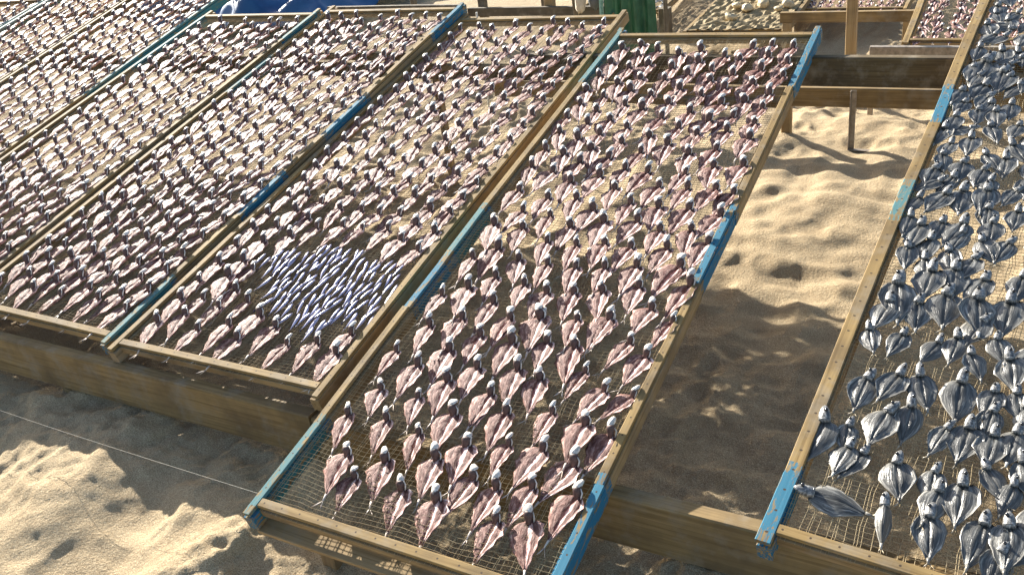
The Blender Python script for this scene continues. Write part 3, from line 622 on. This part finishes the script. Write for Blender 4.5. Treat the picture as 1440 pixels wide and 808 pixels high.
def lumpy(name,x,y,z,r,sx,sy,sz,mat,label,cat,group,seed):
    q=random.Random(seed); mb=MB(); P=[];F=[]; n,m=8,12; ph=[q.uniform(0,6) for _ in range(5)]
    for i in range(n+1):
        th=math.pi*i/n
        for j in range(m):
            w=2*math.pi*j/m; k=r*(1+.16*math.sin(3*w+ph[0])*math.sin(th)+.12*math.sin(5*w+2*th+ph[1])+.10*math.sin(4*th+ph[2]))
            P.append((k*sx*math.sin(th)*math.cos(w),k*sy*math.sin(th)*math.sin(w),k*sz*math.cos(th)))
    for i in range(n):
        for j in range(m):
            k=(j+1)%m; F.append((i*m+j,(i+1)*m+j,(i+1)*m+k,i*m+k))
    mb.add(P,F); o=mb.build(name,mat,None,True); o.location=(x,y,z); o.rotation_euler=(q.uniform(-.3,.3),q.uniform(-.3,.3),q.uniform(0,6)); tag(o,label,cat,group); return o
q=random.Random(5)
spots=[('large pale cuttlefish lump at the top of the straw',.42,.62,.065),('pale round cuttlefish lump right of the straw middle',.46,.52,.06),('flat yellow cuttlefish lump in the straw middle',.36,.42,.06),('small upright pale lump left of the flat yellow one',.26,.48,.05),('pinkish cuttlefish lump beside the large pale one',.30,.72,.055),('white cuttlefish lump against the right rail',.66,.50,.055),('small white lump below the one at the right rail',.62,.40,.04),('low brown cuttlefish lump near the bottom bar',.30,.22,.05),('greyish cuttlefish lump in the upper left of the straw',.14,.80,.06)]
for i,(l,a,b,r) in enumerate(spots):
    p=X1[1]@Vector((a,b*1.2,.03)); lumpy('cuttlefish',p.x,p.y,p.z,r,1.0,.75,.55,LUMP,l,'cuttlefish','cuttlefish lumps drying on straw',i)
# straw bed of that rack
mb=MB(); nx,ny=26,60; P=[];F=[]; q=random.Random(9)
for j in range(ny+1):
    for i in range(nx+1): P.append((.02+.72*i/nx,.03+2.1*j/ny,-.012+q.uniform(0,.028)))
for j in range(ny):
    for i in range(nx): a=j*(nx+1)+i; F.append((a,a+1,a+nx+2,a+nx+1))
n0=len(P); P+=[(x,y,-.02) for x,y,z in P]; F+=[tuple(reversed([k+n0 for k in f])) for f in F]
mb.add(P,F); o=mb.build('straw_mat',STRAW); o.matrix_world=X1[1]; tag(o,'rough straw mat under the pale cuttlefish lumps','mat')
# low plank bench behind the tall post
root=empty('bench',Matrix.Translation((.6,5.5,0))); tag(root,'low pine bench of one plank on a post right of the tall post','bench')
mb=MB(); mb.box(-.55,.385,-.02,.02,-.058,.014); mb.build('top_plank',BEAM,root)
for x in (-.5,.305):
    mb=MB(); mb.box(x-.03,x+.03,-.019,.019,-.75,-.059); mb.build('leg',POST,root)
# grey planks behind the second and third rack
plank('back_plank','grey plank on edge behind the third rack',-4.75,-3.05,6.2,6.245,-.105,-.030,BEAM_G,-2.0,group='grey planks in the row behind')
plank('back_plank','grey plank on edge behind the second rack left of the green cloth',-3.05,-1.62,6.2,6.245,-.150,-.072,BEAM_G,-2.0,group='grey planks in the row behind')
for x,y,z1,w,l,m in ((-2.2,6.28,.35,.08,'thick pine post rising behind the second rack',POST),(-2.95,6.35,.10,.07,'dark grey post rising between the two grey planks',POST_G),(-2.58,6.9,.2,.055,'thin grey post farther behind the second rack',POST_G),(-3.85,6.5,.12,.05,'grey post behind the third rack top bar',POST_G),(-1.12,6.3,-.12,.09,'reddish post under the silvery fish rack',POST_G)):
    post(l,x,y,-.8,z1,w,mat=m,group='posts in the row behind')
post('thin pale stick standing behind the upper left corner of the second rack top bar',-1.10,3.25,-.5,.565,.011,(.01,0),ROPE,name='stick',cat='stick')
# draped cloths on a trestle behind the front rack
root=empty('clothes_stand',Matrix.Translation((-1.25,5.65,0))); tag(root,'rough wooden stand holding the green cloth','stand')
mb=MB(); mb.tube([(-.42,0,.55),(0,.005,.555),(.40,0,.55)],.018,8); mb.build('rail',POST,root)
for x in (-.40,.38):
    mb=MB(); mb.tube([(x,0,-.8),(x,0,.533)],.018,8); mb.build('leg',POST_G,root)
def drape(name,x0,x1,y,ztop,zbot,folds,amp,mat,label,cat,seed,taper=0):
    q=random.Random(seed); nx,nz=40,14; P=[];F=[]; ph=q.uniform(0,6)
    for side in (0,1):
        for k in range(nz+1):
            t=k/nz
            for i in range(nx+1):
                s=i/nx; x=x0+(x1-x0)*s+(s-.5)*taper*t
                a=amp*(.35+.65*t)
                yy=y-.022-a*(.5+.5*math.sin(folds*2*math.pi*s+ph+.7*math.sin(3*t+s*4)))-.02*t
                z=ztop-(ztop-zbot)*t*(1+.04*math.sin(s*11+ph)) 
                P.append((x,yy+(.006 if side else 0),z))
    n0=(nz+1)*(nx+1)
    for k in range(nz):
        for i in range(nx):
            a=k*(nx+1)+i; f=(a,a+nx+1,a+nx+2,a+1); F.append(f); F.append(tuple(reversed([v+n0 for v in f])))
    for k in range(nz):
        for i in (0,nx):
            a=k*(nx+1)+i; f=(a,a+n0,a+nx+1+n0,a+nx+1); F.append(f)
    for i in range(nx):
        for k in (0,nz):
            a=k*(nx+1)+i; F.append((a,a+1,a+1+n0,a+n0))
    mb=MB(); mb.add(P,F); o=mb.build(name,mat,None,True); tag(o,label,cat); return o
drape('cloth',-1.20,-.95,5.65,.575,-.45,2.6,.06,GREEN,'dark green waxed cloth hanging in folds behind the front rack','cloth',1,.04)
drape('cloth',-1.37,-1.215,5.66,.572,-.02,2.0,.03,GREEN,'shorter dark green cloth hanging left of the long one','cloth',2)
drape('ribbon',-1.408,-1.372,5.655,.571,-.05,1,.02,GREENP,'pale green strip hanging beside the dark green cloth','strip',3)
lumpy('sack',-1.575,5.62,.14,.13,.36,.40,1.0,SACK,'pale grey sack hanging left of the green cloth','sack',None,21).rotation_euler=(0,.12,0)
lumpy('sack',-1.475,5.66,.15,.13,.36,.40,1.05,SACKD,'dark grey sack hanging beside the pale one','sack',None,22).rotation_euler=(0,0,0)
mb=MB(); 
for x in (-1.575,-1.475): pass
# blue tarp lying behind the tarp side rack, with teal net and white rope on it
mb=MB(); nx,ny=90,70; P=[];F=[]; q=random.Random(3)
X0t,X1t,Y0t,Y1t=-8.0,-5.0,6.40,9.0
for j in range(ny+1):
    for i in range(nx+1):
        s,t=i/nx,j/ny; x=X0t+(X1t-X0t)*s-.25*t; y=Y0t+(Y1t-Y0t)*t+.12*math.sin(s*7)
        z=-.06+.05*math.sin(x*7+y*3)+.035*math.sin(x*13-y*9)+.05*abs(math.sin(x*3.1-y*2.3+1))
        e=min(s,1-s,t,1-t); z-=max(0,.06-e)*3.0
        P.append((x,y,z))
for j in range(ny):
    for i in range(nx): a=j*(nx+1)+i; F.append((a,a+1,a+nx+2,a+nx+1))
n0=len(P); P+=[(x,y,z-.012) for x,y,z in P]; F+=[tuple(reversed([k+n0 for k in f])) for f in F]
mb.add(P,F); o=mb.build('tarp',TARP,None,True); tag(o,'crumpled blue tarp lying behind the racks at the top left','tarp')
mb=MB(); q=random.Random(8)
for k in range(46):
    cx,cy=q.uniform(-7.3,-6.1),q.uniform(6.7,8.0); r=q.uniform(.12,.3); a0=q.uniform(0,6); pts=[]
    for i in range(18):
        w=a0+i*.36; pts.append((cx+r*math.cos(w)*(1+.25*math.sin(2.3*i)),cy+r*.7*math.sin(w),.09+.04*q.random()+.03*math.sin(w*2+k)))
    mb.tube(pts,.006,4,0)
o=mb.build('fishing_net',TARPT,None,True); tag(o,'heap of teal netting lying on the left of the blue tarp','net')
mb=MB(); q=random.Random(12)
for k in range(13):
    cx,cy=q.uniform(-5.95,-5.45),q.uniform(6.55,7.1); pts=[]
    for i in range(14): t=i/13; pts.append((cx+.9*t*.35+.10*math.sin(t*7+k),cy+t*.75+.08*math.sin(t*9+2*k),.10+.035*math.sin(t*8+k)+.02))
    mb.tube(pts,.008,5,0)
for k in range(7):
    cx,cy=q.uniform(-6.5,-6.25),q.uniform(6.55,6.8); r=q.uniform(.08,.2); mb.tube([(cx+r*math.cos(w*.4),cy+r*.8*math.sin(w*.4),.10+.02*math.sin(w)) for w in range(17)],.006,5,0)
o=mb.build('rope',ROPE,None,True); tag(o,'tangle of white rope lying on the blue tarp','rope')
# cord strung from the front rack to the left
A0=RA[1]@Vector((-.016,.081,-.022)); mb=MB(); B0=Vector((-2.9,.19,-.06)); pts=[A0.lerp(B0,i/24)-Vector((0,0,.03*math.sin(math.pi*i/24))) for i in range(25)]
mb.tube(pts,.0007,5); o=mb.build('cord',CORD); tag(o,'thin pale cord strung low over the sand at the lower left','cord')
# fish scrap on the shaded sand
lumpy('fish_scrap',.79,.85,-.215,.016,1,.8,.7,LUMP,'small pale fish scrap on the shaded sand beside the blue rail end','scrap',None,31)

# ------------------------------------------------------------------ sand
def vnoise(x,y,s,seed):
    r=np.random.default_rng(seed); G=r.random((256,256)); X=x/s; Y=y/s; xi=np.floor(X).astype(int); yi=np.floor(Y).astype(int); fx=X-xi; fy=Y-yi
    fx=fx*fx*fx*(fx*(fx*6-15)+10); fy=fy*fy*fy*(fy*(fy*6-15)+10)
    g=lambda a,b: G[a%256,b%256]
    return (g(xi,yi)*(1-fx)+g(xi+1,yi)*fx)*(1-fy)+(g(xi,yi+1)*(1-fx)+g(xi+1,yi+1)*fx)*fy-.5
def axis(lo,hi,step,far,grow=1.12):
    c=list(np.arange(lo,hi,step)); a=[];d=step;p=lo
    while p>-far: d*=grow; p-=d; a.append(p)
    b=[];d=step;p=c[-1]
    while p<far: d*=grow; p+=d; b.append(p)
    return np.array(a[::-1]+c+b)
xs=axis(-2.0,2.1,.0125,300); ys=axis(-.75,4.4,.0125,300)
X,Y=np.meshgrid(xs,ys); 
near=np.exp(-(np.maximum(0,np.hypot(X,Y-1.5)-9)/6)**2)
Z=np.full_like(X,-.205)
Z-= .20*np.clip((Y-3.9)/1.4,0,1)
Z-= .075*np.exp(-((X-1.0)/.7)**2-((Y-1.75)/.75)**2)
Z+= .050*np.exp(-((Y-.22)/.16)**2)*np.clip((-.15-X)/.3,0,1)*(.6+vnoise(X,Y,.2,5))
h=vnoise(X+.15*vnoise(X,Y,.3,11),Y,.42,1)*.070+vnoise(X,Y,.19,2)*.040
def ridged(x,y,s,seed): return .5-2*np.abs(vnoise(x,y,s,seed))
wx_=X+.05*vnoise(X,Y,.11,9); wy_=Y+.05*vnoise(X,Y,.13,10)
h+=ridged(wx_,wy_,.24,3)*.030+ridged(wy_,wx_,.12,13)*.016
rough=np.clip(.45+1.6*vnoise(X,Y,.5,17)+np.exp(-((Y-.15)/.5)**2)*.35,.15,1.1)*(1-.75*np.exp(-((X-1.0)/.7)**4-((Y-2.5)/1.1)**4))
h+=(ridged(X+.02*vnoise(X,Y,.05,8),Y,.075,14)*.014+ridged(Y+.02*vnoise(X,Y,.05,8),X,.048,4)*.009+vnoise(X,Y,.033,6)*.011+ridged(X,Y,.024,7)*.006)*rough
rp=np.random.default_rng(21)
for k in range(760):
    px,py=rp.uniform(-7,4.5),rp.uniform(-1.3,7.5); r=rp.uniform(.05,.11); dp=rp.uniform(.008,.022)
    el=rp.uniform(.6,1.5); an=rp.uniform(0,3.1)
    if abs(px-1.0)<.6 and 1.5<py<3.4: dp*=.4; r*=1.3
    if py<.5 and px<.1: dp*=.45
    i0,i1=np.searchsorted(xs,[px-3*r,px+3*r]); j0,j1=np.searchsorted(ys,[py-3*r,py+3*r])
    if i1<=i0 or j1<=j0: continue
    dx=X[j0:j1,i0:i1]-px; dy=Y[j0:j1,i0:i1]-py; a=(dx*math.cos(an)+dy*math.sin(an))/r*el; b=(-dx*math.sin(an)+dy*math.cos(an))/r/el; q2=a*a+b*b
    h[j0:j1,i0:i1]+=-dp*np.exp(-q2*1.6)+dp*.55*np.exp(-(np.sqrt(q2)-1.35)**2*5)
gap=np.exp(-((X-1.0)/.7)**4-((Y-2.5)/1.1)**4)
h+=np.exp(-((Y+.15)/.55)**4)*np.clip((.2-X)/.3,0,1)*(vnoise(X+.1*vnoise(X,Y,.2,33),Y,.28,31)*.060)
h*=1-.48*gap
h+=gap*(vnoise(X+.04*vnoise(X,Y,.1,41),Y*1.3,.13,42)*.036+vnoise(X,Y,.07,43)*.010)
Z+=h*near
lim=np.where(Y<.75,-.115,np.where(Y<1.6,-.05,.05)); Z=np.where(Z>lim-.03,lim-.03+.03*np.tanh((Z-lim+.03)/.03),Z)
V=np.stack([X.ravel(),Y.ravel(),Z.ravel()],1); nx,ny=len(xs),len(ys)
idx=np.arange(nx*ny).reshape(ny,nx); Q=np.stack([idx[:-1,:-1],idx[:-1,1:],idx[1:,1:],idx[1:,:-1]],-1).reshape(-1,4)
me=bpy.data.meshes.new('sand_mesh'); me.vertices.add(len(V)); me.vertices.foreach_set('co',V.ravel()); me.loops.add(Q.size); me.loops.foreach_set('vertex_index',Q.ravel().astype(np.int32))
me.polygons.add(len(Q)); me.polygons.foreach_set('loop_start',(np.arange(len(Q))*4).astype(np.int32)); me.polygons.foreach_set('use_smooth',[True]*len(Q)); me.update(calc_edges=True); me.validate()
m,nt,b=newmat('sand'); c=coords(nt,'Object'); g1=noise(nt,c,300,3,.75); g2=noise(nt,c,9,5,.6); g3=noise(nt,c,95,4,.65)
col=ramp(nt,g1,[(.33,(.19,.135,.075)),(.5,(.40,.31,.19)),(.67,(.64,.53,.36))])
col=mix(nt,ramp(nt,g2,[(.4,(0,0,0)),(.8,(.5,.5,.5))]),col,(.24,.17,.095)); nt.links.new(col,b.inputs['Base Color'])
b.inputs['Roughness'].default_value=.92; b.inputs['Specular IOR Level'].default_value=.15
ad=nt.nodes.new('ShaderNodeMath'); ad.operation='MULTIPLY_ADD'; nt.links.new(g1,ad.inputs[0]); ad.inputs[1].default_value=.35; nt.links.new(g3,ad.inputs[2])
bump(nt,b,ad.outputs[0],.8,.009); me.materials.append(m)
o=link('sand',me); tag(o,kind='structure')

# ------------------------------------------------------------------ light, sky, camera
SX,SY=2.1,1.3
elev=math.atan2(1,math.hypot(SX,SY)); 
w=bpy.data.worlds.new('World'); sc.world=w; w.use_nodes=True; nt=w.node_tree; bg_=nt.nodes['Background']
sky=nt.nodes.new('ShaderNodeTexSky'); sky.sky_type='NISHITA'; sky.sun_disc=False; sky.sun_elevation=elev; sky.sun_rotation=math.atan2(-SX,SY)%(2*math.pi)
sky.air_density=1.0; sky.dust_density=2.0; sky.ozone_density=1.0
nt.links.new(sky.outputs[0],bg_.inputs[0]); bg_.inputs[1].default_value=.075
l=bpy.data.lights.new('sun','SUN'); l.energy=5.0; l.angle=R(.5); l.color=(1,.94,.84); so=bpy.data.objects.new('sun',l); COL.objects.link(so)
so.rotation_euler=Vector((SX,-SY,-1)).to_track_quat('-Z','Y').to_euler(); so.location=(-6,4,5)
yaw,pit,rol=R(-32.31980696),R(27.92477751),R(-8.19513108)
f=Vector((math.sin(yaw)*math.cos(pit),math.cos(yaw)*math.cos(pit),-math.sin(pit))); r=Vector((math.cos(yaw),-math.sin(yaw),0)); u=r.cross(f)
r2=r*math.cos(rol)+u*math.sin(rol); u2=-r*math.sin(rol)+u*math.cos(rol)
cam=bpy.data.cameras.new('camera'); co=bpy.data.objects.new('camera',cam); COL.objects.link(co)
Mx=Matrix((r2,u2,-f)).transposed().to_4x4(); Mx.translation=CAMP; co.matrix_world=Mx
cam.sensor_width=36; cam.lens=1273.1529/1440*36; cam.clip_start=.02; cam.clip_end=1000; sc.camera=co
vs=sc.view_settings; vs.view_transform='Standard'; vs.look='None'; vs.gamma=1; vs.use_curve_mapping=False; vs.exposure=1.7
